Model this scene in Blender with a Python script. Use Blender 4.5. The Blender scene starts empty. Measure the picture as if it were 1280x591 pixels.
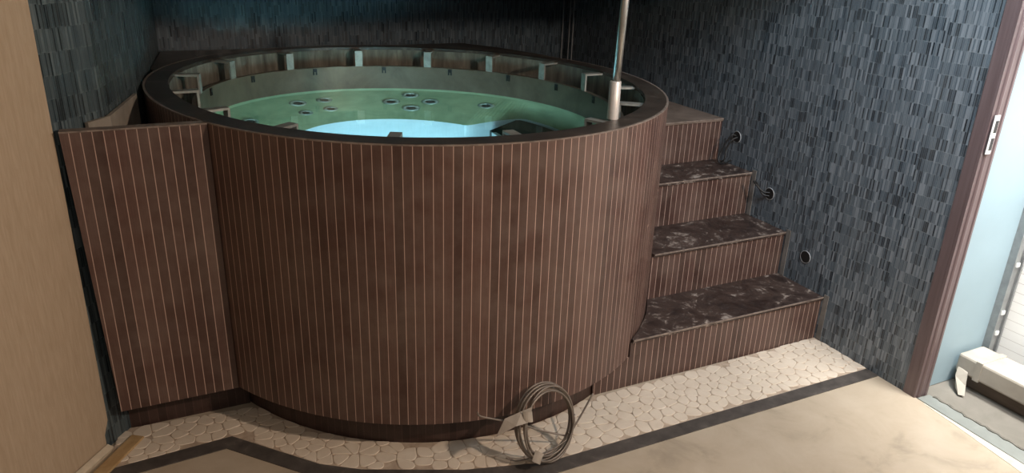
import bpy, bmesh, math, random
from mathutils import Vector, Matrix
random.seed(7)
S = bpy.context.scene
COL = S.collection
PI = math.pi

# ------------------------------------------------------------------ camera
CAM = Vector((-0.86208, -2.45485, 1.37085))
CR = Vector((0.90026475, -0.43410935, 0.03274823))
CU = Vector((0.13186222, 0.34360147, 0.92981202))
CF = Vector((0.41489243, 0.83275873, -0.36657492))
FPX = 919.4764
cd = bpy.data.cameras.new('camera'); cam = bpy.data.objects.new('camera', cd); COL.objects.link(cam)
cd.sensor_fit = 'HORIZONTAL'; cd.sensor_width = 36.0; cd.lens = FPX / 1280 * 36.0
cd.clip_start = 0.02
cam.matrix_world = Matrix(((CR.x, CU.x, -CF.x, CAM.x), (CR.y, CU.y, -CF.y, CAM.y), (CR.z, CU.z, -CF.z, CAM.z), (0, 0, 0, 1)))
S.camera = cam

# ------------------------------------------------------------------ world, lights, exposure
S.view_settings.view_transform = 'Standard'; S.view_settings.look = 'None'
S.view_settings.exposure = 0.0; S.view_settings.gamma = 1.0; S.view_settings.use_curve_mapping = False
S.cycles.use_denoising = True
S.cycles.sample_clamp_indirect = 6.0
w = bpy.data.worlds.new('world'); S.world = w; w.use_nodes = True
w.node_tree.nodes['Background'].inputs[0].default_value = (0.62, 0.66, 0.72, 1)
w.node_tree.nodes['Background'].inputs[1].default_value = 0.07

def area(name, loc, target, size, power, color, sy=None, spread=None):
    l = bpy.data.lights.new(name, 'AREA'); l.energy = power; l.color = color; l.size = size
    if sy: l.shape = 'RECTANGLE'; l.size_y = sy
    if spread: l.spread = math.radians(spread)
    o = bpy.data.objects.new(name, l); COL.objects.link(o); o.location = loc
    o.rotation_euler = (Vector(target) - Vector(loc)).to_track_quat('-Z', 'Y').to_euler()
    return o
def spot(name, loc, target, power, color, radius, angle=120, blend=0.6):
    l = bpy.data.lights.new(name, 'SPOT'); l.energy = power; l.color = color; l.shadow_soft_size = radius
    l.spot_size = math.radians(angle); l.spot_blend = blend
    o = bpy.data.objects.new(name, l); COL.objects.link(o); o.location = loc
    o.rotation_euler = (Vector(target) - Vector(loc)).to_track_quat('-Z', 'Y').to_euler()
    return o
spot('work_light', (0.98, -2.55, 1.80), (-0.15, -0.7, 0.25), 125, (1.0, 0.79, 0.63), 0.05, 125, 0.8)
area('right_wall_fill', (0.72, -1.75, 1.95), (1.32, -1.0, 1.0), 0.5, 12, (0.74, 0.88, 1.0), 0.5, 110)  # added cool fill inside the room for the right wall
area('room_fill', (-0.6, -3.3, 2.2), (0.0, -0.4, 0.4), 1.0, 12, (1.0, 0.88, 0.76), 1.0)
area('corridor_daylight', (1.56, -2.0, 2.1), (1.62, -1.3, 0.4), 0.3, 3.0, (0.76, 0.88, 1.0), 0.8)
area('white_wall_fill', (1.48, -1.55, 1.75), (1.74, -1.45, 0.5), 0.12, 10, (1.0, 0.98, 0.94), 0.3, 70)  # added light aimed to brighten the white tiled wall
area('pool_lamp_light', (0.0, -0.30, 0.25), (-0.04, 0.35, 0.20), 0.14, 5.6, (0.46, 0.90, 1.0), None, 150)

# ------------------------------------------------------------------ helpers
def link(name, bm, mat, parent=None, smooth=False):
    me = bpy.data.meshes.new(name)
    bm.normal_update()
    bm.to_mesh(me); bm.free()
    if smooth:
        for p in me.polygons: p.use_smooth = True
    for m in (mat if isinstance(mat, (list, tuple)) else [mat]): me.materials.append(m)
    o = bpy.data.objects.new(name, me); COL.objects.link(o)
    if parent:
        o.parent = parent
        o.matrix_parent_inverse = Matrix.Translation(-parent.location)
    return o
def thing(name, loc, label, cat, group=None):
    o = bpy.data.objects.new(name, None); COL.objects.link(o); o.location = loc; o.empty_display_size = 0.05
    return tag(o, label, cat, group)
def tag(o, label, cat, group=None, kind=None):
    o['label'] = label; o['category'] = cat
    if group: o['group'] = group
    if kind: o['kind'] = kind
    return o
def struct(o, label=None):
    o['kind'] = 'structure'
    if label: o['label'] = label
    return o

def box(bm, a, b, M=None, bev=0.0):
    x0, y0, z0 = a; x1, y1, z1 = b
    vs = [bm.verts.new((x, y, z)) for z in (z0, z1) for x, y in ((x0, y0), (x1, y0), (x1, y1), (x0, y1))]
    fs = [(3, 2, 1, 0), (4, 5, 6, 7), (0, 1, 5, 4), (1, 2, 6, 5), (2, 3, 7, 6), (3, 0, 4, 7)]
    faces = [bm.faces.new([vs[i] for i in f]) for f in fs]
    if bev:
        es = list({e for f in faces for e in f.edges})
        r = bmesh.ops.bevel(bm, geom=es, offset=bev, segments=2, affect='EDGES', profile=0.5)
        vs = list({v for f in r['faces'] for v in f.verts} | {v for v in vs if v.is_valid})
    if M is not None:
        for v in vs: v.co = M @ v.co
    return vs
def prism(bm, pts, z0, z1, uvscale=True):
    """vertical prism on a plan polygon (ccw); UV in metres: side = along outline, top = xy"""
    uv = bm.loops.layers.uv.verify()
    n = len(pts)
    lo = [bm.verts.new((p[0], p[1], z0)) for p in pts]; hi = [bm.verts.new((p[0], p[1], z1)) for p in pts]
    acc = [0.0]
    for i in range(n):
        p, q = pts[i], pts[(i + 1) % n]; acc.append(acc[-1] + math.hypot(q[0] - p[0], q[1] - p[1]))
    for i in range(n):
        j = (i + 1) % n
        f = bm.faces.new((lo[i], lo[j], hi[j], hi[i]))
        for l, c in zip(f.loops, ((acc[i], z0), (acc[i + 1], z0), (acc[i + 1], z1), (acc[i], z1))): l[uv].uv = c
    ft = bm.faces.new(hi); fb = bm.faces.new(lo[::-1])
    for f in (ft, fb):
        for l in f.loops: l[uv].uv = (l.vert.co.x, l.vert.co.y)
    return ft
def tube(bm, pts, r, n=8, closed=False, caps=True):
    pts = [Vector(p) for p in pts]; m = len(pts)
    up = Vector((0.13, 0.21, 0.97)); rings = []
    T0 = None; N = None
    for i in range(m):
        a = pts[i - 1] if (i > 0 or closed) else pts[i]
        b = pts[(i + 1) % m] if (i < m - 1 or closed) else pts[i]
        T = (b - a).normalized()
        if N is None: N = T.cross(up).normalized() if abs(T.dot(up)) < 0.95 else T.cross(Vector((1, 0, 0))).normalized()
        else: N = (N - T * N.dot(T)).normalized()
        B = T.cross(N)
        rr = r(i / (m - 1)) if callable(r) else r
        rings.append([bm.verts.new(pts[i] + (N * math.cos(2 * PI * k / n) + B * math.sin(2 * PI * k / n)) * rr) for k in range(n)])
    for i in range(m if closed else m - 1):
        A, Bq = rings[i], rings[(i + 1) % m]
        for k in range(n):
            bm.faces.new((A[k], A[(k + 1) % n], Bq[(k + 1) % n], Bq[k]))
    if caps and not closed:
        bm.faces.new(rings[0][::-1]); bm.faces.new(rings[-1])
def smooth_path(ctrl, k=8):
    P = [Vector(p) for p in ctrl]; P = [2 * P[0] - P[1]] + P + [2 * P[-1] - P[-2]]; out = []
    for i in range(1, len(P) - 2):
        for j in range(k):
            t = j / k; a, b, c, d = P[i - 1:i + 3]
            out.append(0.5 * ((2 * b) + (-a + c) * t + (2 * a - 5 * b + 4 * c - d) * t * t + (-a + 3 * b - 3 * c + d) * t ** 3))
    out.append(P[-2]); return out

# ------------------------------------------------------------------ materials
def mat(name):
    m = bpy.data.materials.new(name); m.use_nodes = True
    nt = m.node_tree; b = nt.nodes['Principled BSDF']
    return m, nt, b
class G:
    """tiny node graph helper"""
    def __init__(s, nt): s.nt = nt
    def n(s, t, **kw):
        x = s.nt.nodes.new(t)
        for k, v in kw.items(): setattr(x, k, v)
        return x
    def put(s, sock, v):
        if isinstance(v, bpy.types.NodeSocket): s.nt.links.new(v, sock)
        else: sock.default_value = v
    def m(s, op, a, b=0.0, c=0.0):
        x = s.n('ShaderNodeMath', operation=op); s.put(x.inputs[0], a); s.put(x.inputs[1], b)
        if op in ('COMPARE', 'SMOOTH_MIN', 'MULTIPLY_ADD', 'WRAP'): s.put(x.inputs[2], c)
        return x.outputs[0]
    def mix(s, f, a, b):
        x = s.n('ShaderNodeMix', data_type='RGBA'); s.put(x.inputs[0], f); s.put(x.inputs[6], a); s.put(x.inputs[7], b); return x.outputs[2]
    def noise(s, vec, scale, detail=3, rough=0.55, dist=0.0):
        x = s.n('ShaderNodeTexNoise'); x.inputs['Scale'].default_value = scale; x.inputs['Detail'].default_value = detail
        x.inputs['Roughness'].default_value = rough; x.inputs['Distortion'].default_value = dist
        if vec is not None: s.put(x.inputs['Vector'], vec)
        return x.outputs[0]
    def white(s, a, b=0.0):
        c = s.n('ShaderNodeCombineXYZ'); s.put(c.inputs[0], a); s.put(c.inputs[1], b)
        x = s.n('ShaderNodeTexWhiteNoise', noise_dimensions='3D'); s.put(x.inputs['Vector'], c.outputs[0]); return x.outputs['Value']
    def ramp(s, f, stops, mode='LINEAR'):
        x = s.n('ShaderNodeValToRGB'); x.color_ramp.interpolation = mode; e = x.color_ramp.elements
        while len(e) < len(stops): e.new(0.5)
        for k, (p, c) in enumerate(stops):
            e[k].position = p; e[k].color = (c, c, c, 1) if isinstance(c, (int, float)) else (*c, 1)
        s.put(x.inputs[0], f); return x.outputs[0]
    def uv(s):
        t = s.n('ShaderNodeTexCoord'); x = s.n('ShaderNodeSeparateXYZ'); s.nt.links.new(t.outputs['UV'], x.inputs[0])
        return t.outputs['UV'], x.outputs[0], x.outputs[1]
    def obj(s):
        return s.n('ShaderNodeTexCoord').outputs['Object']
    def mapping(s, vec, scale):
        x = s.n('ShaderNodeMapping'); s.put(x.inputs[0], vec); x.inputs['Scale'].default_value = scale; return x.outputs[0]
    def bump(s, h, st, dist=0.002):
        x = s.n('ShaderNodeBump'); x.inputs['Strength'].default_value = st; x.inputs['Distance'].default_value = dist; s.put(x.inputs['Height'], h); return x.outputs[0]

def simple(name, col, rough=0.6, metal=0.0, var=0.15, scale=30, bump=0.0, emit=None, est=0.0):
    m, nt, b = mat(name); g = G(nt); v = g.obj(); f = g.noise(v, scale)
    lo = [c * (1 - var) for c in col]; hi = [min(1, c * (1 + var)) for c in col]
    nt.links.new(g.mix(g.ramp(f, [(0.3, 0.0), (0.7, 1.0)]), (*lo, 1), (*hi, 1)), b.inputs['Base Color'])
    b.inputs['Roughness'].default_value = rough; b.inputs['Metallic'].default_value = metal
    if bump: nt.links.new(g.bump(g.noise(v, scale * 4), bump), b.inputs['Normal'])
    if emit: b.inputs['Emission Color'].default_value = (*emit, 1); b.inputs['Emission Strength'].default_value = est
    return m

PITCH = 0.0247
def stripe_mat(name, base=(0.090, 0.046, 0.035), grout=(0.58, 0.40, 0.33), dust=0.25, gw=0.08, rough=0.42):
    m, nt, b = mat(name); g = G(nt); uv, u, v = g.uv()
    q = g.m('DIVIDE', u, PITCH); idx = g.m('FLOOR', q); fr = g.m('FRACT', q)
    line = g.m('LESS_THAN', fr, gw)
    rnd = g.white(idx, 3.0)
    grain = g.noise(g.mapping(uv, (420, 14, 1)), 1.0, 2)
    blot = g.noise(uv, 3.2, 4, 0.6); blot2 = g.noise(uv, 11.0, 5, 0.65)
    dark = tuple(c * 0.72 for c in base) + (1,); lite = (base[0] * 1.35, base[1] * 1.42, base[2] * 1.45, 1)
    c = g.mix(rnd, dark, lite)
    c = g.mix(g.m('MULTIPLY', g.ramp(grain, [(0.35, 0.0), (0.65, 1.0)]), 0.35), c, (base[0] * 0.6, base[1] * 0.6, base[2] * 0.6, 1))
    c = g.mix(g.m('MULTIPLY', g.ramp(g.m('MULTIPLY', g.m('ADD', blot, blot2), 0.5), [(0.42, 0.0), (0.66, 1.0)]), dust), c, (0.30, 0.23, 0.18, 1))
    gc = g.mix(g.noise(uv, 25, 3), tuple(x * 0.6 for x in grout) + (1,), (*grout, 1))
    c = g.mix(line, c, gc)
    nt.links.new(c, b.inputs['Base Color'])
    nt.links.new(g.ramp(blot2, [(0.3, rough - 0.1), (0.7, rough + 0.2)]), b.inputs['Roughness'])
    nt.links.new(g.bump(g.m('SUBTRACT', 1.0, line), 0.25, 0.001), b.inputs['Normal'])
    return m
def mosaic_mat(name, con=1.0, stag=1.0, cw=0.0066, ch=0.046, grpn=2.0, rowg=0.45, tone=1.0, tint=(1, 1, 1)):
    m, nt, b = mat(name); g = G(nt); uv, u, v = g.uv()
    q = g.m('DIVIDE', u, cw); ci = g.m('FLOOR', q); cf = g.m('FRACT', q)
    grp = g.m('FLOOR', g.m('DIVIDE', q, grpn))
    off = g.m('MULTIPLY', g.m('ADD', g.m('MULTIPLY', g.m('FLOOR', g.m('MULTIPLY', g.white(grp, 1.7), 4.0)), 0.25), g.m('MULTIPLY', g.white(ci, 9.1), 0.12)), stag)
    r = g.m('ADD', g.m('DIVIDE', v, ch), off); ri = g.m('FLOOR', r); rf = g.m('FRACT', r)
    rnd = g.white(ci, ri); rnd2 = g.white(g.m('ADD', ci, 77.3), ri)
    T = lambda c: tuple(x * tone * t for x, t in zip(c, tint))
    dk = (0.030, 0.040, 0.050)
    lerp = lambda a: tuple(x * con + d_ * (1 - con) for x, d_ in zip(a, dk))
    c = g.ramp(rnd, [(0.0, T(lerp((0.004, 0.006, 0.009)))), (0.16, T(lerp((0.012, 0.018, 0.026)))), (0.30, T(lerp((0.050, 0.067, 0.083)))), (0.55, T(lerp((0.072, 0.090, 0.106)))), (0.78, T(lerp((0.100, 0.118, 0.134)))), (0.95, T(lerp((0.17, 0.19, 0.21))))])
    patch = g.ramp(g.noise(g.mapping(uv, (9.0, 2.5, 1)), 1.0, 5, 0.7), [(0.35, 0.0), (0.70, 1.0)])
    c = g.mix(g.m('MULTIPLY', patch, 0.35), c, (*T((0.12, 0.13, 0.135)), 1))
    gl = g.m('MAXIMUM', g.m('MULTIPLY', g.m('LESS_THAN', cf, 0.14), 0.7), g.m('MULTIPLY', g.m('LESS_THAN', rf, 0.05), g.ramp(g.white(grp, ri), [(0.3, 0.1), (0.8, rowg)])))
    c = g.mix(gl, c, (*T((0.16, 0.18, 0.19)), 1))
    nt.links.new(c, b.inputs['Base Color'])
    nt.links.new(g.ramp(rnd2, [(0.0, 0.22), (1.0, 0.6)]), b.inputs['Roughness'])
    h = g.m('ADD', g.m('MULTIPLY', g.m('GREATER_THAN', cf, 0.12), 0.6), g.m('MULTIPLY', rnd2, 0.5))
    nt.links.new(g.bump(h, 0.35, 0.001), b.inputs['Normal'])
    return m
M_clad = stripe_mat('cladding_tile')
M_riser = stripe_mat('riser_tile', dust=0.22, base=(0.075, 0.038, 0.030))
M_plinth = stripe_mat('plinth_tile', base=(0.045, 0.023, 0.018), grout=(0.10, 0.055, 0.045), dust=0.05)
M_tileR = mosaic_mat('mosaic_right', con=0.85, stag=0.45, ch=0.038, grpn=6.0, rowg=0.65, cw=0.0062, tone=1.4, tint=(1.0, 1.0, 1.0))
M_tileB = mosaic_mat('mosaic_back', con=0.8, stag=0.6, tone=0.8, tint=(0.85, 1.0, 1.1))  # same tile as the right wall, toned down and cooled for its shade
M_tileL = mosaic_mat('mosaic_left', con=0.85, stag=0.05, cw=0.0060, ch=0.055, grpn=1.0, rowg=0.8, tone=0.85, tint=(0.93, 1.04, 1.0))  # green of the pool glow mixed into the tile tint

def tread_mat():
    m, nt, b = mat('tread_marble'); g = G(nt); v = g.obj()
    n1 = g.noise(v, 9, 6, 0.7, 1.2); n2 = g.noise(v, 26, 5, 0.75, 0.6)
    c = g.mix(g.ramp(n1, [(0.35, 0.0), (0.7, 1.0)]), (0.022, 0.013, 0.011, 1), (0.085, 0.058, 0.048, 1))
    d = g.ramp(g.m('MULTIPLY', n1, n2), [(0.29, 0.0), (0.39, 1.0)])
    c = g.mix(g.m('MULTIPLY', d, 0.8), c, (0.42, 0.35, 0.30, 1))
    nt.links.new(c, b.inputs['Base Color']); nt.links.new(g.ramp(n2, [(0.3, 0.25), (0.7, 0.7)]), b.inputs['Roughness'])
    return m
M_tread = tread_mat()

def noised(name, stops, scale=6, detail=6, rough=0.6, dist=0.4, metal=0.0, stretch=None, bump=0.0):
    m, nt, b = mat(name); g = G(nt); v = g.obj()
    if stretch: v = g.mapping(v, stretch)
    n = g.noise(v, scale, detail, 0.62, dist)
    nt.links.new(g.ramp(n, stops), b.inputs['Base Color']); b.inputs['Roughness'].default_value = rough; b.inputs['Metallic'].default_value = metal
    if bump: nt.links.new(g.bump(g.noise(v, scale * 8), bump, 0.002), b.inputs['Normal'])
    return m
M_land = noised('dusty_brown_landing', [(0.3, (0.12, 0.085, 0.065)), (0.7, (0.24, 0.18, 0.145))], 8, rough=0.7)
M_floor = noised('beige_stone_floor', [(0.28, (0.33, 0.275, 0.205)), (0.45, (0.44, 0.365, 0.275)), (0.72, (0.50, 0.425, 0.33))], 7, rough=0.45)
M_cfloor = noised('dusty_concrete', [(0.3, (0.155, 0.142, 0.118)), (0.7, (0.22, 0.20, 0.17))], 7, rough=0.8)
M_strip = noised('dark_border_stone', [(0.3, (0.05, 0.044, 0.040)), (0.6, (0.095, 0.083, 0.075)), (0.8, (0.19, 0.165, 0.145))], 22, rough=0.4)
M_strip2 = noised('dusty_edge_tile', [(0.3, (0.12, 0.11, 0.10)), (0.7, (0.22, 0.20, 0.18))], 14, rough=0.6)
M_peb = noised('cream_pebble', [(0.25, (0.62, 0.525, 0.425)), (0.55, (0.71, 0.615, 0.50)), (0.8, (0.76, 0.67, 0.56))], 14, rough=0.55)
M_grout = noised('pebble_grout', [(0.3, (0.34, 0.26, 0.19)), (0.7, (0.58, 0.47, 0.37))], 30, rough=0.9)
M_wallb = noised('beige_textured_wall', [(0.3, (0.42, 0.315, 0.21)), (0.7, (0.50, 0.385, 0.27))], 1.0, rough=0.85, stretch=(170, 170, 14), bump=0.2)
M_cement = noised('cement_board', [(0.3, (0.20, 0.165, 0.13)), (0.7, (0.33, 0.28, 0.225))], 9, rough=0.9)
M_liner = noised('dusty_liner', [(0.25, (0.06, 0.052, 0.04)), (0.5, (0.15, 0.135, 0.105)), (0.75, (0.28, 0.25, 0.20))], 1.0, rough=0.85, stretch=(30, 30, 6))
M_rim = noised('rim_stone', [(0.3, (0.030, 0.022, 0.018)), (0.6, (0.065, 0.050, 0.040)), (0.8, (0.20, 0.165, 0.14))], 12, rough=0.4)
M_edge = noised('rim_edge_trim', [(0.3, (0.12, 0.09, 0.075)), (0.7, (0.30, 0.24, 0.20))], 40, rough=0.5)
M_steel = noised('brushed_steel', [(0.3, (0.36, 0.35, 0.32)), (0.7, (0.60, 0.59, 0.55))], 18, rough=0.38, metal=0.85)
M_shell = noised('pool_shell_steel', [(0.3, (0.25, 0.30, 0.17)), (0.7, (0.46, 0.48, 0.29))], 5, rough=0.5, metal=0.1)  # steel tinted green in place of green light under the water
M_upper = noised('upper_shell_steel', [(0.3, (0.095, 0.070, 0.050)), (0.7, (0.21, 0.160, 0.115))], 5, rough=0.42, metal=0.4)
M_black = simple('shade_black', (0.012, 0.012, 0.012), 0.5)
M_bplate = noised('bracket_metal', [(0.3, (0.28, 0.27, 0.24)), (0.7, (0.48, 0.47, 0.42))], 30, rough=0.45, metal=0.5)
M_pole = noised('handrail_metal', [(0.3, (0.56, 0.50, 0.45)), (0.7, (0.70, 0.64, 0.58))], 25, rough=0.4, metal=0.35)
M_casing = noised('door_casing_brown', [(0.3, (0.11, 0.076, 0.076)), (0.7, (0.155, 0.112, 0.112))], 1.0, rough=0.32, stretch=(90, 90, 3))
M_blue = simple('pale_blue_paint', (0.30, 0.405, 0.455), 0.6, var=0.04, scale=5)
M_alu = simple('grey_aluminium', (0.30, 0.31, 0.31), 0.45, 0.6)
M_white = simple('white_plastic', (0.78, 0.78, 0.75), 0.5, var=0.05)
M_box = noised('dusty_white_wrap', [(0.3, (0.32, 0.285, 0.235)), (0.7, (0.44, 0.40, 0.34))], 9, rough=0.7)
M_timber = noised('dark_timber', [(0.3, (0.10, 0.075, 0.06)), (0.7, (0.17, 0.13, 0.10))], 1.0, rough=0.8, stretch=(40, 4, 40))
M_batten = noised('ochre_board', [(0.3, (0.38, 0.235, 0.10)), (0.7, (0.54, 0.38, 0.20))], 1.0, rough=0.75, stretch=(22, 22, 22))
M_foam = simple('cream_offcut', (0.62, 0.53, 0.40), 0.8)
M_thresh = noised('blue_grey_threshold', [(0.3, (0.19, 0.205, 0.19)), (0.7, (0.27, 0.285, 0.265))], 8, rough=0.45)
M_mortar = noised('rough_mortar', [(0.3, (0.09, 0.085, 0.07)), (0.7, (0.22, 0.20, 0.17))], 40, rough=0.95)
M_cable = simple('grey_cable', (0.20, 0.165, 0.135), 0.4, 0.3)
M_tape = simple('dull_paper_tape', (0.36, 0.31, 0.255), 0.7)
M_ceil = simple('ceiling_paint', (0.25, 0.25, 0.25), 0.9)
M_ring = simple('pale_conduit', (0.30, 0.31, 0.32), 0.5)
def wtile():
    m, nt, b = mat('white_plank_tile'); g = G(nt); uv, u, v = g.uv()
    r = g.m('FRACT', g.m('DIVIDE', v, 0.035)); l = g.m('LESS_THAN', r, 0.06)
    nt.links.new(g.mix(l, (0.86, 0.84, 0.80, 1), (0.62, 0.58, 0.54, 1)), b.inputs['Base Color']); b.inputs['Roughness'].default_value = 0.4
    return m
M_wtile = wtile()
def water():
    m = bpy.data.materials.new('pool_water'); m.use_nodes = True; nt = m.node_tree; nt.nodes.clear(); g = G(nt)
    o = g.n('ShaderNodeOutputMaterial'); gl = g.n('ShaderNodeBsdfGlass'); gl.inputs['IOR'].default_value = 1.333
    gl.inputs['Roughness'].default_value = 0.0; gl.inputs['Color'].default_value = (0.86, 0.97, 0.95, 1)
    nt.links.new(g.bump(g.noise(g.obj(), 5, 2), 0.06, 0.01), gl.inputs['Normal'])
    nt.links.new(gl.outputs[0], o.inputs[0]); return m
M_water = water()
M_well = noised('pool_well_floor', [(0.3, (0.58, 0.62, 0.68)), (0.7, (0.72, 0.74, 0.80))], 4, rough=0.5)  # blue-white glow of the lamp put into the well colour

# ------------------------------------------------------------------ tub outline (slightly oval plan)
CX, CY = 0.0, 0.08
FW = [0.909, -0.0302, 0.0111, -0.0425, -0.0206, 0.0097, 0.0066, -0.0045, 0.0023]
H, ZB = 0.9194, 0.115
def RO(t):
    return FW[0] + sum(FW[2 * k - 1] * math.cos(k * t) + FW[2 * k] * math.sin(k * t) for k in range(1, 5))
def PO(t, d=0.0):
    r = RO(t) - d
    return (CX + r * math.cos(t), CY + r * math.sin(t))
NT = 288
def oval(bm, prof, n=NT, close=True, arc=None):
    """sweep a profile [(inset or function, z)] round the tub outline; u = arc length along the outside"""
    uv = bm.loops.layers.uv.verify()
    arcs = [0.0]; ps = [PO(2 * PI * i / n) for i in range(n + 1)]
    for i in range(n): arcs.append(arcs[-1] + math.dist(ps[i], ps[i + 1]))
    rows = []
    for i in range(n):
        t = 2 * PI * i / n
        rows.append([bm.verts.new((*PO(t, d(t) if callable(d) else d), z(t) if callable(z) else z)) for d, z in prof])
    m = len(prof); K = range(m if close else m - 1)
    lens = [0.0]
    for k in K:
        a, b = prof[k], prof[(k + 1) % m]
        f0 = lambda p: (p[0](0) if callable(p[0]) else p[0], p[1](0) if callable(p[1]) else p[1])
        lens.append(lens[-1] + math.dist(f0(a), f0(b)))
    faces = []
    for i in range(n):
        A, B = rows[i], rows[(i + 1) % n]
        for k in K:
            k2 = (k + 1) % m
            f = bm.faces.new((A[k], B[k], B[k2], A[k2]))
            za, zb_ = (prof[k][1], prof[k2][1]) if not callable(prof[k][1]) and not callable(prof[k2][1]) else (0, 1)
            for l, c in zip(f.loops, ((arcs[i], za), (arcs[i + 1], za), (arcs[i + 1], zb_), (arcs[i], zb_))): l[uv].uv = c
            faces.append((k, f))
    return rows, faces

# ------------------------------------------------------------------ structure
XR, YJ = 1.319, -1.155
P_B = (-0.985, -0.25); P_D = (-0.905, 0.12); P_E = (-0.812, 1.08); P_F = (XR, 1.35)
def wall(name, a, b, mt, z0=0.0, z1=2.5, th=0.08, side=1, u0=0.0):
    """upright slab whose visible face runs a->b; thickness goes to the left (side=1) or right of a->b"""
    d = Vector((b[0] - a[0], b[1] - a[1])); L = d.length; d.normalize(); nrm = Vector((-d.y, d.x)) * th * side
    pts = [a, b, (b[0] + nrm.x, b[1] + nrm.y), (a[0] + nrm.x, a[1] + nrm.y)]
    if side < 0: pts = [pts[1], pts[0], pts[3], pts[2]]
    bm = bmesh.new(); prism(bm, pts, z0, z1)
    return link(name, bm, mt)
# right wall (face looks to -x), from back corner to the door casing
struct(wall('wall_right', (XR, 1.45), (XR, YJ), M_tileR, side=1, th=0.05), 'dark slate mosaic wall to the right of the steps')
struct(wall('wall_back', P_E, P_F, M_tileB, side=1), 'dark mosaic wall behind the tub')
# left mosaic wall: two angled runs in one mesh, mosaic above the tub level, raw cement board below
dA = Vector((0.595, 0.804))
A0 = (-1.101 - 0.0, -0.394); 
def poly_wall(name, pts, mt, z0, z1, th=0.08, zero=0.0):
    n = len(pts); back = []
    for i, p in enumerate(pts):
        q0 = Vector(pts[max(0, i - 1)]); q1 = Vector(pts[min(n - 1, i + 1)]); d = (q1 - q0).normalized()
        back.append((p[0] - d.y * th, p[1] + d.x * th))
    bm = bmesh.new(); prism(bm, pts + back[::-1], z0, z1); return link(name, bm, mt)
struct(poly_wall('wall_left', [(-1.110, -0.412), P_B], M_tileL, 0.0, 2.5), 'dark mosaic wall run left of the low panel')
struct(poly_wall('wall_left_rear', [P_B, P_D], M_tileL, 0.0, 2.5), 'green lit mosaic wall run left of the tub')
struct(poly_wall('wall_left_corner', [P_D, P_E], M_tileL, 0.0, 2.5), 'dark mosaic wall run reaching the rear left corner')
dB = Vector((0.074, 0.100)).normalized()
b0 = Vector((-1.101, -0.394)) + Vector((0.010, -0.0074)) * 0
b1 = b0 - dB * 3.0
nB = Vector((-dB.y, dB.x))
b0 = b0 - nB * 0.003; b1 = b1 - nB * 0.003
wf = struct(wall('wall_left_front', (b1.x, b1.y), (b0.x, b0.y), M_wallb, side=1, th=0.1), 'beige textured wall at the left edge')
for v_ in wf.data.vertices:            # the wall stands slightly out of plumb
    if v_.co.z > 1: v_.co.x -= nB.x * 0.026; v_.co.y -= nB.y * 0.026
bm = bmesh.new(); box(bm, (-3.2, -4.2, 2.5), (3.0, 1.6, 2.58)); struct(link('ceiling', bm, M_ceil))
bm = bmesh.new(); box(bm, (-1.3, -0.66, 1.39), (XR - 0.001, 1.42, 1.50)); struct(link('alcove_light_blocker', bm, M_ceil), 'added grey slab over the tub alcove, shading the rear walls')  # added slab above the view, keeps light off the back of the alcove

# floors
bm = bmesh.new(); prism(bm, [(-3.0, -4.2), (1.322, -4.2), (1.322, YJ - 0.02), (1.322, 1.5), (-1.3, 1.5), (-3.0, 1.5)], -0.1, 0.0)
struct(link('floor', bm, M_floor), 'beige stone floor in front of the tub')
bm = bmesh.new(); prism(bm, [(1.322, -4.2), (3.0, -4.2), (3.0, -1.0), (1.322, -1.0)], -0.1, -0.003)
struct(link('floor_corridor', bm, M_cfloor), 'dusty grey floor beyond the door opening')

# dark border strip on the floor
PEB_F = [(-1.112, -0.517), (-0.783, -0.494), (-0.575, -0.721), (-0.475, -0.789), (-0.214, -0.904), (0.02, -0.968), (XR, -0.970)]
def offset_line(pts, d):
    out = []
    for i, p in enumerate(pts):
        a = Vector(pts[max(0, i - 1)]); b = Vector(p); c = Vector(pts[min(len(pts) - 1, i + 1)])
        t1 = (b - a).normalized() if i else (c - b).normalized(); t2 = (c - b).normalized() if i < len(pts) - 1 else t1
        n1 = Vector((t1.y, -t1.x)); n2 = Vector((t2.y, -t2.x)); mm = (n1 + n2).normalized(); k = d / max(0.4, mm.dot(n1))
        out.append((b.x + mm.x * k, b.y + mm.y * k))
    return out
ol = offset_line(PEB_F, 0.050)
bm = bmesh.new()
for i in range(len(PEB_F) - 1):
    prism(bm, [ol[i], ol[i + 1], PEB_F[i + 1], PEB_F[i]], 0.0, 0.003)
struct(link('trim_1', bm, M_strip), 'dark stone border strip between pebbles and beige floor')

# ------------------------------------------------------------------ pebble bed (one inlaid floor surface)
def inside(p, poly):
    x, y = p; c = False
    for i in range(len(poly)):
        x0, y0 = poly[i]; x1, y1 = poly[i - 1]
        if (y0 > y) != (y1 > y) and x < (x1 - x0) * (y - y0) / (y1 - y0) + x0: c = not c
    return c
plinth_pts = [PO(PI * (1.0 + k / 60.0), 0.068) for k in range(61)]
arcp = [p for p in plinth_pts if (p[0] < 0 and p[1] < -0.335) or (p[0] >= 0 and p[1] < -0.726)]
peb_poly = PEB_F + [(XR, -0.726)] + arcp[::-1] + [(-1.07, -0.335), (-1.085, -0.372)]
bm = bmesh.new(); prism(bm, peb_poly, 0.0, 0.0030)
struct(link('floor_pebble_bed', bm, M_grout), 'sandy grout bed under the cream pebbles')
def clip(poly, mid, nrm):
    out = []
    for i in range(len(poly)):
        a, b = poly[i], poly[(i + 1) % len(poly)]
        da = (a[0] - mid[0]) * nrm[0] + (a[1] - mid[1]) * nrm[1]; db = (b[0] - mid[0]) * nrm[0] + (b[1] - mid[1]) * nrm[1]
        if da <= 0: out.append(a)
        if (da < 0) != (db < 0) and abs(da - db) > 1e-12:
            t = da / (da - db); out.append((a[0] + (b[0] - a[0]) * t, a[1] + (b[1] - a[1]) * t))
    return out
seeds = []; SP = 0.043
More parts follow.
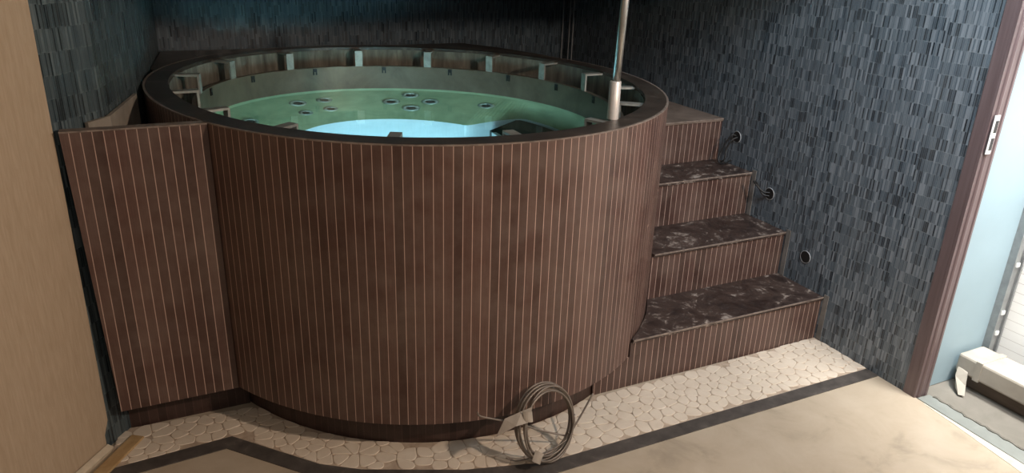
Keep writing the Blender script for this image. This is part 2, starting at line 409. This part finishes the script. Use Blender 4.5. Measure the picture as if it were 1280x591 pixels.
xs = [p[0] for p in peb_poly]; ys = [p[1] for p in peb_poly]
jj = 0; y = min(ys) - SP
while y < max(ys) + SP:
    x = min(xs) - SP + (SP * 0.5 if jj % 2 else 0)
    while x < max(xs) + SP:
        if random.random() > 0.06: seeds.append((x + random.uniform(-.3, .3) * SP, y + random.uniform(-.28, .28) * SP))
        x += SP * random.uniform(0.9, 1.2)
    y += SP * 0.84; jj += 1
bm = bmesh.new()
for i, s in enumerate(seeds):
    if not inside(s, peb_poly): continue
    R_ = SP * 0.95
    cell = [(s[0] + R_ * math.cos(k * PI / 8), s[1] + R_ * math.sin(k * PI / 8)) for k in range(16)]
    for j, q in enumerate(seeds):
        if i == j: continue
        dx, dy = q[0] - s[0], q[1] - s[1]
        if dx * dx + dy * dy > 4 * R_ * R_: continue
        cell = clip(cell, ((s[0] + q[0]) / 2, (s[1] + q[1]) / 2), (dx, dy))
        if len(cell) < 3: break
    for k in range(len(peb_poly)):
        a, b = peb_poly[k], peb_poly[(k + 1) % len(peb_poly)]
        if (a[0] - s[0]) ** 2 + (a[1] - s[1]) ** 2 > 9 and (b[0] - s[0]) ** 2 + (b[1] - s[1]) ** 2 > 9: continue
        nx, ny = b[1] - a[1], -(b[0] - a[0])
        ln = math.hypot(nx, ny)
        if ln < 1e-6: continue
        # only clip by a border that is near the seed and in front of it
        t = max(0, min(1, ((s[0] - a[0]) * (b[0] - a[0]) + (s[1] - a[1]) * (b[1] - a[1])) / ln ** 2))
        pd = math.hypot(a[0] + (b[0] - a[0]) * t - s[0], a[1] + (b[1] - a[1]) * t - s[1])
        if pd < R_ and len(cell) >= 3: cell = clip(cell, a, (nx, ny))
    if len(cell) < 3: continue
    cx = sum(p[0] for p in cell) / len(cell); cy = sum(p[1] for p in cell) / len(cell)
    ar = abs(sum(cell[k][0] * cell[(k + 1) % len(cell)][1] - cell[(k + 1) % len(cell)][0] * cell[k][1] for k in range(len(cell)))) / 2
    if ar < 0.00018: continue
    # chaikin rounding
    for _ in range(2):
        nn = []
        for k in range(len(cell)):
            a, b = cell[k], cell[(k + 1) % len(cell)]
            nn += [(a[0] * .78 + b[0] * .22, a[1] * .78 + b[1] * .22), (a[0] * .22 + b[0] * .78, a[1] * .22 + b[1] * .78)]
        cell = nn
    sh = random.uniform(0.965, 0.985); zt = random.uniform(0.0045, 0.0062)
    loops = []
    for f, z in ((1.0, 0.002), (1.0, zt * 0.72), (0.965, zt * 0.92), (0.88, zt)):
        loops.append([bm.verts.new((cx + (p[0] - cx) * sh * f, cy + (p[1] - cy) * sh * f, z)) for p in cell])
    m_ = len(cell)
    for A, B in zip(loops, loops[1:]):
        for k in range(m_): bm.faces.new((A[k], A[(k + 1) % m_], B[(k + 1) % m_], B[k]))
    bm.faces.new(loops[-1])
bmesh.ops.recalc_face_normals(bm, faces=bm.faces)
o = link('floor_pebbles', bm, M_peb, smooth=False)
struct(o, 'cream flat pebbles set in the floor around the tub base')

# ------------------------------------------------------------------ hot tub
tub = thing('hot_tub', (0, 0.08, 0), 'large round hot tub clad in brown striped tiles with lit turquoise water', 'hot tub')
bm = bmesh.new(); oval(bm, [(0.0, ZB), (0.0, H - 0.003), (0.006, H - 0.003), (0.006, H - 0.013), (0.03, H - 0.013), (0.03, ZB)]); 
bmesh.ops.recalc_face_normals(bm, faces=bm.faces); link('cladding', bm, M_clad, tub)
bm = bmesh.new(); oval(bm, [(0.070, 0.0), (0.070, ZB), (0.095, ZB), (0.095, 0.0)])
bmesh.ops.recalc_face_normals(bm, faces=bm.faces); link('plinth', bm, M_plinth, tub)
bm = bmesh.new(); oval(bm, [(0.006, H - 0.012), (0.006, H - 0.001), (0.008, H), (0.075, H), (0.075, H - 0.012)])
bmesh.ops.recalc_face_normals(bm, faces=bm.faces); link('rim', bm, M_rim, tub)
bm = bmesh.new(); oval(bm, [(-0.001, H - 0.0035), (-0.001, H), (0.0058, H), (0.0058, H - 0.0028), (0.0, H - 0.0028)])
bmesh.ops.recalc_face_normals(bm, faces=bm.faces); link('rim_edge_trim', bm, M_edge, tub)
bm = bmesh.new(); oval(bm, [(0.078, 0.30), (0.078, H - 0.012), (0.070, H - 0.012), (0.070, 0.30)])
bmesh.ops.recalc_face_normals(bm, faces=bm.faces); link('inner_liner', bm, M_liner, tub)
ZF, ZW, ZL, ZQ, ZD = 0.845, 0.745, 0.70, 0.42, 0.12
def sstep(a, b, x):
    t = max(0, min(1, (x - a) / (b - a))); return t * t * (3 - 2 * t)
def dedge(t):
    a = math.degrees(t); a = a - 360 if a > 180 else a
    bump = sstep(-48, -22, a) * (1 - sstep(26, 44, a))
    return 0.455 - 0.27 * bump
bm = bmesh.new()
rows, faces = oval(bm, [(0.140, 0.10), (0.140, ZF), (0.158, ZF), (0.158, ZW), (0.158, ZL), (dedge, ZQ), (lambda t: dedge(t) + 0.015, ZD)], close=False)
uvl = bm.loops.layers.uv.verify()
fl = bm.faces.new([r[-1] for r in rows]); fl.material_index = 1
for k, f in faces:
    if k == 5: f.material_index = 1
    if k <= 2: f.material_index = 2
bmesh.ops.recalc_face_normals(bm, faces=bm.faces)
for f in bm.faces: f.smooth = False
shell = link('pool_shell', bm, [M_shell, M_well, M_upper], tub)
bm = bmesh.new(); vs = [bm.verts.new((*PO(2 * PI * i / 144, 0.1585), ZW)) for i in range(144)]; bm.faces.new(vs)
link('water', bm, M_water, tub)
# waterline seam on the steel
# brackets
def radial(t):
    """frame at the outline: origin on the outline, x outward, y along"""
    e = 1e-3; p = Vector(PO(t)); q = Vector(PO(t + e)); T = (q - p).normalized(); N = Vector((T.y, -T.x))
    return Matrix(((N.x, T.x, 0, p.x), (N.y, T.y, 0, p.y), (0, 0, 1, 0), (0, 0, 0, 1)))
for k in range(16):
    a = math.radians(179 - 22.5 * k); M = radial(a)
    bm = bmesh.new(); w_ = 0.016
    box(bm, (-0.150, -w_, H - 0.014), (-0.070, w_, H - 0.007), M)
    box(bm, (-0.156, -w_, ZF - 0.001), (-0.149, w_, H - 0.007), M)
    link('rim_bracket', bm, M_bplate, tub)
# clips under the shell flange
for k in range(16):
    a = math.radians(179 - 22.5 * k - 8); M = radial(a)
    bm = bmesh.new(); box(bm, (-0.1615, -0.009, ZF - 0.018), (-0.158, 0.009, ZF - 0.004), M); box(bm, (-0.1615, -0.009, ZF - 0.030), (-0.158, -0.003, ZF - 0.018), M); box(bm, (-0.1615, 0.003, ZF - 0.030), (-0.158, 0.009, ZF - 0.018), M)
    link('flange_clip', bm, M_black, tub)
# jets: positions on the sloping backrest
def seat_hit(u, v):
    d = (CF + CR * ((u - 640) / FPX) - CU * ((v - 295.5) / FPX)); t = (ZW - CAM.z) / d.z; p = CAM + d * t; d.normalize()
    s = Vector((d.x, d.y)) / 1.333; dz = -math.sqrt(1 - s.length ** 2); r = Vector((s.x, s.y, dz))
    for i in range(2000):
        p = p + r * 0.001
        th = math.atan2(p.y - CY, p.x - CX); dd = RO(th) - math.hypot(p.x - CX, p.y - CY); de = dedge(th % (2 * PI))
        zz = ZL + (ZQ - ZL) * (dd - 0.158) / (de - 0.158)
        if p.z <= zz or dd < 0.16: break
    # slope normal
    rd = Vector((math.cos(th), math.sin(th), 0)); sl = Vector((-(de - 0.158) * rd.x, -(de - 0.158) * rd.y, ZQ - ZL)).normalized()
    tg = Vector((-rd.y, rd.x, 0)); n = tg.cross(sl).normalized()
    if n.z < 0: n = -n
    return p, n
def ringmesh(bm, M, prof, n=28, cap=True):
    rs = [[bm.verts.new(M @ Vector((r * math.cos(2 * PI * k / n), r * math.sin(2 * PI * k / n), z))) for k in range(n)] for r, z in prof]
    for A, B in zip(rs, rs[1:]):
        for k in range(n): bm.faces.new((A[k], A[(k + 1) % n], B[(k + 1) % n], B[k]))
    if cap: bm.faces.new(rs[-1])
for (u, v, s) in [(489, 127, 1), (513, 119, 1), (538, 127, 1), (514, 135, 1), (372, 129, 1), (405, 125, .9), (382, 141, .8), (413, 136, .8), (608, 132, 1), (312, 152, 1)]:
    p, n = seat_hit(u, v); M = Matrix.Translation(p + n * 0.001) @ n.to_track_quat('Z', 'Y').to_matrix().to_4x4()
    bm = bmesh.new(); R_ = 0.040 * s
    ringmesh(bm, M, [(R_, 0), (R_ * 0.97, 0.007), (R_ * 0.66, 0.009), (R_ * 0.52, 0.003)], cap=False)
    j = link('jet', bm, M_steel, tub, smooth=True)
    bm = bmesh.new(); ringmesh(bm, M, [(R_ * 0.52, 0.003), (R_ * 0.45, 0.0015), (R_ * 0.3, 0.006), (R_ * 0.1, 0.007)])
    c = link('jet_nozzle', bm, M_black); c.parent = j
# underwater lamp on the near well wall
bm = bmesh.new(); M = Matrix.Translation((0.0, -0.345, 0.25)) @ Matrix.Rotation(-PI / 2, 4, 'X')
ringmesh(bm, M, [(0.085, -0.05), (0.085, 0.004), (0.07, 0.008), (0.068, 0.0)])
link('underwater_lamp', bm, simple('lamp_lens', (0.7, 0.9, 0.95), 0.3, emit=(0.35, 0.9, 1.0), est=3), tub)
# pale partition in the well, lengthened to keep lamp light off the recess
bm = bmesh.new(); box(bm, (0.352, -0.30, ZD + 0.001), (0.372, 0.20, 0.45), bev=0.002); link('well_partition_light_blocker', bm, M_well, tub)
bm = bmesh.new(); prism(bm, [(0.38, -0.24)] + [PO(math.radians(a), 0.20) for a in range(-26, 31, 4)] + [(0.38, 0.28)], ZD + 0.001, 0.40)  # black block filling the recess to imitate its shade
link('recess_shade_block', bm, M_black, tub)

# dark ledge filling the corner behind the tub
arc_ = [PO(math.radians(a), -0.003) for a in range(26, 156, 4)]
bm = bmesh.new(); prism(bm, [(0.812, 0.47), (0.80, 0.62), (0.70, 0.90), (0.58, 1.10), (-0.806, 1.07), (-0.855, 0.60)] + arc_[::-1], 0.80, H - 0.012)
bmesh.ops.recalc_face_normals(bm, faces=bm.faces)
struct(link('trim_8', bm, M_rim), 'dark stone ledge between the tub rim and the rear walls')
# ------------------------------------------------------------------ staircase against the right wall
yk = [-0.7259, -0.4956, -0.2675, -0.0562]; rs = 0.18
def left_edge(y0, y1):
    """points on the tub outline for x>0 from y1 down to y0, a hair clear of it"""
    pts = []
    for i in range(2000):
        t = -PI / 2 + PI * i / 2000; p = PO(t, -0.004)
        if y0 <= p[1] <= y1: pts.append((p[1], p[0]))
    pts.sort(); sel = pts[::max(1, len(pts) // 28)]
    if sel[-1] != pts[-1]: sel.append(pts[-1])
    return [(x, y) for y, x in sel]
stairs = thing('tub_staircase', (1.05, -0.7, 0), 'brown tiled four step staircase beside the round tub along the mosaic wall', 'stairs')
yend = 0.80
for k in range(4):
    y0 = yk[k]; y1 = yk[k + 1] if k < 3 else yend; z1 = rs * (k + 1)
    le = left_edge(y0, yend if k == 3 else y1 + 0.0)
    pts = [(XR - 0.001, y0), (XR - 0.001, y1)] + [p for p in le[::-1]]
    if k == 0:
        pts = [(XR - 0.001, y0), (XR - 0.001, y1)] + le[::-1]
    # start u so that grout lines run from the wall; riser front is the last edge (le[0] -> wall)
    pts = [pts[-1]] + pts[:-1]
    bm = bmesh.new()
    if k == 0:
        pl = []
        for i in range(2000):
            p = PO(-PI / 2 + PI * i / 2000, 0.064)
            if y0 <= p[1] <= y1: pl.append(p)
        pl = pl[::max(1, len(pl) // 20)]
        low = [(pl[0][0], y0), (XR - 0.001, y0), (XR - 0.001, y1)] + pl[::-1][:-1]
        prism(bm, low, 0.0, ZB - 0.001); prism(bm, pts, ZB - 0.001, z1 - 0.012)
    else: prism(bm, pts, 0.0, z1 - 0.012)
    uvs = bm.loops.layers.uv.verify(); bm.normal_update()
    for f_ in bm.faces:
        if f_.normal.y < -0.9:
            for l_ in f_.loops: l_[uvs].uv = (l_.vert.co.x + 0.009 * k, l_.vert.co.z)
    b_ = link('step', bm, M_riser, stairs)
    tp = list(pts); i0 = tp.index((XR - 0.001, y0)); tp[i0] = (XR - 0.001, y0 - 0.006); tp[0] = (tp[0][0] + (0.006 if k else 0.004), tp[0][1] - 0.006)
    bm = bmesh.new(); f = prism(bm, tp, z1 - 0.012, z1)
    link('tread', bm, [M_tread if k < 3 else M_land], stairs)
    bm = bmesh.new(); box(bm, (tp[0][0] + 0.002, y0 - 0.0085, z1 - 0.005), (XR - 0.001, y0 - 0.0058, z1 + 0.0006)); link('nosing', bm, M_edge, stairs)
for k in range(3):
    bm = bmesh.new(); box(bm, (XR - 0.0035, yk[k] - 0.030, rs * k + 0.001 + (0.006 if k == 0 else 0)), (XR - 0.0005, yk[k] - 0.0095, rs * (k + 1) + 0.012)); link('side_strip', bm, M_strip2, stairs)
# ------------------------------------------------------------------ side panel left of the tub
YP = -0.4187
def tub_x_at(y, side=-1, d=0.0):
    best = None
    for i in range(3600):
        t = PI * i / 1800; p = PO(t, d)
        if (p[0] < 0) == (side < 0) and abs(p[1] - y) < 0.002 and (best is None or abs(p[1] - y) < abs(best[1] - y)): best = p
    return best[0]
px = tub_x_at(YP, -1, -0.003)
panel = thing('side_panel', (-0.9, -0.40, 0), 'low brown striped tile panel joining the tub to the beige wall', 'panel')
bm = bmesh.new(); uv = bm.loops.layers.uv.verify()
# trapezoid: its left edge is out of plumb like the tiled return behind it
xl0, xl1 = -1.058, -1.078
q = [(xl0, ZB), (px, ZB), (px, H - 0.004), (xl1, H - 0.004)]
fr = [bm.verts.new((x, YP, z)) for x, z in q]; bk = [bm.verts.new((x - (0.0), YP + 0.035, z)) for x, z in q]
bk[1].co.x = bk[2].co.x = tub_x_at(YP + 0.035, -1, -0.003)
bm.faces.new(fr); bm.faces.new(bk[::-1])
for i in range(4): bm.faces.new((fr[i], bk[i], bk[(i + 1) % 4], fr[(i + 1) % 4]))
bmesh.ops.recalc_face_normals(bm, faces=bm.faces)
for f in bm.faces:
    for l in f.loops: l[uv].uv = (l.vert.co.x * 1.0 - 0.004 - (H - l.vert.co.z) * -0.0, l.vert.co.z)
link('panel_face', bm, M_clad, panel)
bm = bmesh.new(); box(bm, (xl1, YP - 0.003, H - 0.004), (px + 0.001, YP + 0.030, H + 0.0)); link('panel_edge_trim', bm, M_edge, panel)
bm = bmesh.new(); px2 = tub_x_at(-0.335, -1, 0.066)
prism(bm, [(-1.048, -0.335), (px2, -0.335), (tub_x_at(-0.31, -1, 0.066), -0.31), (-1.03, -0.31)], 0.0, ZB); link('panel_plinth', bm, M_plinth, panel)

# cement board against the left wall behind the panel
bm = bmesh.new()
nb = 0.02
def offp(p, q, r_, d):
    t = (Vector(q) - Vector(p)).normalized(); n = Vector((t.y, -t.x)); return (r_[0] + n.x * d, r_[1] + n.y * d)
c0 = offp((-1.101, -0.394), P_B, (-1.030, -0.315), 0.004); c1 = offp((-1.101, -0.394), P_D, P_B, 0.005); c2 = offp(P_B, P_D, (-0.918, 0.06), 0.005)
front = [offp((-1.101, -0.394), P_B, (-1.030, -0.315), 0.014), offp((-1.101, -0.394), P_D, P_B, 0.016), offp(P_B, P_D, (-0.918, 0.06), 0.014)]
prism(bm, [front[0], front[1], front[2], c2, c1, c0], 0.0, H - 0.002)
struct(link('wall_left_base', bm, M_cement), 'bare cement board below the left mosaic behind the low panel')

# corner bead strips in the far right corner
cb = bmesh.new()
for xx, yy in ((XR - 0.022, 1.330), (XR - 0.004, 1.285), (XR - 0.004, 1.245)):
    box(cb, (xx, yy - 0.004, 0), (xx + 0.004, yy + 0.004, 2.5))
struct(link('trim_2', cb, M_ring), 'pale thin corner beads in the far wall corner')

# ------------------------------------------------------------------ handrail pole
pole = thing('handrail_pole', (0.322, -0.70, H), 'upright steel handrail pole standing on the tub rim by the steps', 'handrail')
bx, by = 0.322, -0.700
bm = bmesh.new(); M = Matrix.Translation((bx, by, H))
ringmesh(bm, M, [(0.0165, 0.0), (0.0165, 0.106), (0.0145, 0.108), (0.0115, 0.108)], 24)
link('sleeve', bm, M_pole, pole, smooth=True)
bm = bmesh.new(); tube(bm, [(bx + 0.002, by + 0.0, H + 0.10), (bx + 0.009, by, H + 0.33), (bx + 0.0115, by, H + 0.458)], 0.0112, 20)
link('pole', bm, M_steel, pole, smooth=True)

# ------------------------------------------------------------------ wall conduits with cables
def conduit(y, z, label, cable=None):
    t = thing('conduit_opening', (XR - 0.002, y, z), label, 'wall conduit', 'round conduit openings in the mosaic wall beside the steps')
    M = Matrix.Translation((XR, y, z)) @ Matrix.Rotation(-PI / 2, 4, 'Y')
    bm = bmesh.new(); ringmesh(bm, M, [(0.0250, 0.0), (0.0250, 0.002), (0.0232, 0.003), (0.0225, 0.0015)], 28, cap=False); link('conduit_ring', bm, M_ring, t, smooth=True)
    bm = bmesh.new(); ringmesh(bm, M, [(0.0230, 0.0002), (0.0230, 0.0020)], 28); link('conduit_dark_disc', bm, M_black, t)  # flat black disc stands in for the dark inside the opening
    if cable:
        bm = bmesh.new()
        for c in cable: tube(bm, smooth_path([(XR + a, y + b, z + c_) for a, b, c_ in c]), 0.0036, 8)
        link('cable', bm, M_black, t, smooth=True)
conduit(-0.155, 0.660, 'uppermost round conduit opening in mosaic wall with a cable hanging onto a tread',
        [[(0.0, 0.004, 0.004), (-0.02, 0.012, 0.006), (-0.035, 0.022, -0.03), (-0.05, 0.03, -0.075), (-0.06, 0.02, -0.108), (-0.045, -0.005, -0.108), (-0.03, -0.02, -0.09)],
         [(0.0, -0.006, 0.0), (-0.025, 0.0, -0.012), (-0.04, 0.008, -0.05), (-0.05, 0.0, -0.09), (-0.055, 0.014, -0.108)]])
conduit(-0.384, 0.481, 'middle round conduit opening in mosaic wall with looped cable sticking out',
        [[(0.0, 0.0, 0.004), (-0.02, 0.018, 0.006), (-0.04, 0.04, 0.03), (-0.05, 0.045, 0.045), (-0.035, 0.04, 0.035), (-0.02, 0.02, -0.004), (0.0, 0.0, -0.01)]])
conduit(-0.615, 0.297, 'lowest round conduit opening in mosaic wall, empty and black')

# ------------------------------------------------------------------ doorway
bm = bmesh.new(); prism(bm, [(XR - 0.003, YJ), (XR - 0.003, YJ + 0.034), (XR + 0.0, YJ + 0.034), (XR + 0.0, YJ)], 0, 2.5)
prism(bm, [(XR - 0.003, YJ - 0.010), (XR + 0.056, YJ - 0.014), (XR + 0.056, YJ - 0.0005), (XR - 0.003, YJ - 0.0005)], 0, 2.5)
tube(bm, [(XR + 0.016, YJ - 0.010, 0.0), (XR + 0.016, YJ - 0.010, 2.5)], 0.007, 14)
tube(bm, [(XR + 0.046, YJ - 0.012, 0.0), (XR + 0.046, YJ - 0.012, 2.5)], 0.005, 14)
struct(link('trim_3', bm, M_casing), 'brown metal door casing at the end of the mosaic wall')
strike = thing('strike_plate', (XR + 0.02, YJ - 0.02, 0.9), 'small white strike plate screwed on the brown door casing', 'strike plate')
M = Matrix.Translation((XR + 0.012, YJ - 0.0185, 0.905))
bm = bmesh.new(); box(bm, (-0.011, -0.0015, -0.058), (0.013, 0.0015, 0.058), M, bev=0.001); link('plate', bm, M_white, strike)
for dz in (-0.028, 0.024):
    bm = bmesh.new(); box(bm, (-0.003, -0.0030, dz - 0.018), (0.009, -0.0016, dz + 0.018), M); link('bolt_hole_dark', bm, M_black, strike)  # raised black block stands in for the dark of a hole
# blue partition beyond
bm = bmesh.new(); prism(bm, [(XR + 0.056, -1.135), (1.675, -1.135), (1.675, -1.05), (XR + 0.056, -1.05)], 0, 2.5)
struct(link('wall_corridor', bm, M_blue), 'pale blue wall just beyond the brown door casing')
bm = bmesh.new(); box(bm, (1.675, -1.160, 0.0), (1.700, -1.10, 2.5)); box(bm, (1.700, -1.150, 0.0), (1.725, -1.10, 2.5)); box(bm, (1.7252, -1.158, 0), (1.735, -1.10, 2.5))
struct(link('door_frame_1', bm, M_alu), 'grey aluminium frame profile beside the pale blue wall')
bm = bmesh.new()
for z in (0.16, 0.24, 0.42): box(bm, (1.684, -1.165, z), (1.700, -1.1601, z + 0.014))
struct(link('trim_5', bm, M_white), 'small white clips on the aluminium frame')
bm = bmesh.new(); prism(bm, [(1.740, -3.2), (1.80, -3.2), (1.80, -1.10), (1.740, -1.10)], 0, 2.5)
struct(link('wall_corridor_right', bm, M_wtile), 'bright white plank tiled wall at the right edge')
# threshold and cream floor edge
bm = bmesh.new(); prism(bm, [(1.300, -1.72), (1.372, -1.72), (1.378, -1.175), (1.322, -1.172)], -0.002, 0.003)
struct(link('trim_4', bm, M_thresh), 'blue grey threshold strip across the door opening')
bm = bmesh.new(); e = []
for i in range(40):
    y = -1.19 - 0.013 * i; e.append((1.379 + 0.004 * math.sin(i * 1.9) + random.uniform(-.003, .003) - 0.0105 * i / 40, y))
prism(bm, [(p[0] + 0.006, p[1]) for p in e[::-1]][::-1][::-1] + [(p[0] - 0.004, p[1]) for p in e], -0.002, 0.006)
bmesh.ops.recalc_face_normals(bm, faces=bm.faces)
struct(link('trim_6', bm, M_mortar), 'ragged mortar line along the threshold')
bm = bmesh.new(); prism(bm, [(1.236, -1.72), (1.300, -1.72), (1.318, -1.20), (1.314, -1.20), (1.300, -1.32)], 0.0, 0.0015)
struct(link('trim_7', bm, simple('cream_edge', (0.58, 0.54, 0.45), 0.5)), 'cream edge strip of the beige floor at the threshold')
# long wrapped package on a timber
bm = bmesh.new(); box(bm, (1.525, -2.05, 0.052), (1.655, -1.150, 0.120), bev=0.008)
pk = thing('wrapped_package', (1.59, -1.6, 0.05), 'long dusty white wrapped package lying along the white tiled wall', 'package')
link('package_body', bm, M_box, pk)
bm = bmesh.new(); box(bm, (1.523, -1.235, 0.050), (1.657, -1.215, 0.1215)); link('packing_tape', bm, M_box, pk)
bm = bmesh.new(); uvv = bm.loops.layers.uv.verify()
fp = [(1.524, -1.160, 0.07), (1.518, -1.200, 0.066), (1.500, -1.215, 0.03), (1.478, -1.232, 0.006), (1.470, -1.215, 0.004), (1.488, -1.190, 0.012), (1.505, -1.170, 0.045)]
f = bm.faces.new([bm.verts.new(p) for p in fp]); r = bmesh.ops.extrude_face_region(bm, geom=[f])
for v_ in r['geom']:
    if isinstance(v_, bmesh.types.BMVert): v_.co += Vector((0.004, 0.003, 0.003))
bmesh.ops.recalc_face_normals(bm, faces=bm.faces); link('wrapping_flap', bm, M_box, pk)
bm = bmesh.new(); box(bm, (1.56, -2.05, -0.003), (1.655, -1.18, 0.050), bev=0.003)
tag(link('timber_beam', bm, M_timber), 'dark timber under the long wrapped package', 'timber')

# ------------------------------------------------------------------ left foreground offcuts
bm = bmesh.new()
M = Matrix.Translation((-1.078, -0.463, 0.0075)) @ Matrix.Rotation(math.atan2(0.145, 0.098), 4, 'Z')
box(bm, (-0.14, -0.021, -0.004), (0.082, 0.017, 0.004), M, bev=0.0012)
tag(link('wooden_batten', bm, M_batten), 'ochre wooden batten lying on the pebbles beside the beige wall', 'batten')
bm = bmesh.new(); M = Matrix.Translation((-1.138, -0.468, 0.008)) @ Matrix.Rotation(math.atan2(0.1, 0.074), 4, 'Z') @ Matrix.Rotation(0.35, 4, 'X')
box(bm, (-0.16, -0.010, -0.006), (0.062, 0.010, 0.006), M, bev=0.001)
tag(link('plaster_offcut', bm, M_foam), 'cream plasterboard offcut lying between the beige wall and the ochre batten', 'offcut')

# ------------------------------------------------------------------ cable coil leaning on the tub
coil = thing('cable_coil', (0.03, -0.95, 0.006), 'coil of grey steel cable leaning against the front of the tub', 'cable coil')
cc = Vector((0.026, -0.935, 0.112)); tilt = math.radians(16)
ex = Vector((0.985, 0.17, 0)).normalized(); ez = (Vector((0, math.sin(tilt), math.cos(tilt)))).normalized(); en = ex.cross(ez)
pts = []; loops = 8
for i in range(loops * 48 + 1):
    a = 2 * PI * i / 48; k = i / 48
    rr = 0.104 + 0.009 * math.sin(k * 2.4 + 0.5) * (0.6 + 0.4 * math.sin(a)); off = (k - loops / 2) * 0.0052 * (1.0 - 0.5 * math.cos(a)) + 0.004 * math.sin(a * 1.0 + 2)
    rx = rr * 0.86; rz = rr * 1.0
    low = 0.010 * math.sin(k * 1.7)
    pts.append(cc + ex * (rx * math.cos(a) + 0.006 * math.sin(k * 3.1)) + ez * (rz * math.sin(a) + low * max(0, -math.sin(a)) * 0.8) + en * off)
bm = bmesh.new(); tube(bm, pts, 0.0032, 8); link('cable_loops', bm, M_cable, coil, smooth=True)
bm = bmesh.new(); tube(bm, smooth_path([(0.095, -0.945, 0.065), (0.11, -0.93, 0.05), (0.145, -0.915, 0.075), (0.20, -0.90, 0.145)]), 0.0028, 8)
link('cable_end', bm, M_cable, coil, smooth=True)
bm = bmesh.new(); tube(bm, smooth_path([(0.09, -0.935, 0.05), (0.02, -0.915, 0.075), (-0.06, -0.91, 0.12), (-0.12, -0.905, 0.145), (-0.165, -0.90, 0.165), (-0.175, -0.90, 0.180)]), 0.0028, 8)
link('cable_end', bm, M_cable, coil, smooth=True)
bm = bmesh.new(); tube(bm, smooth_path([(0.095, -0.95, 0.05), (0.03, -0.96, 0.035), (-0.06, -0.95, 0.02), (-0.10, -0.935, 0.03)]), 0.0018, 8)
link('binding_wire', bm, M_cable, coil, smooth=True)
def patchmesh(center, a, b, n, th=0.002):
    bm = bmesh.new(); c = Vector(center); a = Vector(a); b = Vector(b); n = Vector(n).normalized() * th
    base = [c - a - b, c + a - b, c + a + b, c - a + b]; nn = 6
    grid = [[None] * (nn + 1) for _ in range(nn + 1)]
    for i in range(nn + 1):
        for j_ in range(nn + 1):
            s, t = i / nn * 2 - 1, j_ / nn * 2 - 1
            grid[i][j_] = bm.verts.new(c + a * s + b * t - n * (s * s) * 2.5)
    fs = [bm.faces.new((grid[i][j_], grid[i + 1][j_], grid[i + 1][j_ + 1], grid[i][j_ + 1])) for i in range(nn) for j_ in range(nn)]
    r = bmesh.ops.extrude_face_region(bm, geom=fs)
    for v_ in r['geom']:
        if isinstance(v_, bmesh.types.BMVert): v_.co += n * 0.6
    bmesh.ops.recalc_face_normals(bm, faces=bm.faces); return bm
link('tape_wrap', patchmesh(cc + ex * -0.082 + ez * 0.055 + en * 0.036, ex * 0.015 + ez * -0.005, ez * 0.015, en, 0.003), M_tape, coil)
link('tape_wrap', patchmesh(cc + ex * -0.060 + ez * -0.072 + en * 0.034, ex * 0.013 + ez * -0.010, ez * 0.013 + ex * 0.008, en, 0.003), M_tape, coil)
bm = bmesh.new()
fp = [cc + ex * -0.095 + ez * 0.072 + en * 0.02, cc + ex * -0.066 + ez * 0.078 + en * 0.032, cc + ex * -0.088 + ez * 0.040 + en * 0.034, cc + ex * -0.125 + ez * 0.042 + en * 0.03, cc + ex * -0.172 + ez * 0.02 + en * 0.0, cc + ex * -0.140 + ez * 0.06 + en * 0.0]
f = bm.faces.new([bm.verts.new(p) for p in fp]); bmesh.ops.triangulate(bm, faces=[f]); fs = list(bm.faces); r = bmesh.ops.extrude_face_region(bm, geom=fs)
for v_ in r['geom']:
    if isinstance(v_, bmesh.types.BMVert): v_.co += en * 0.0015
bmesh.ops.recalc_face_normals(bm, faces=bm.faces); link('tape_tail', bm, M_tape, coil)
bpy.context.view_layer.update()
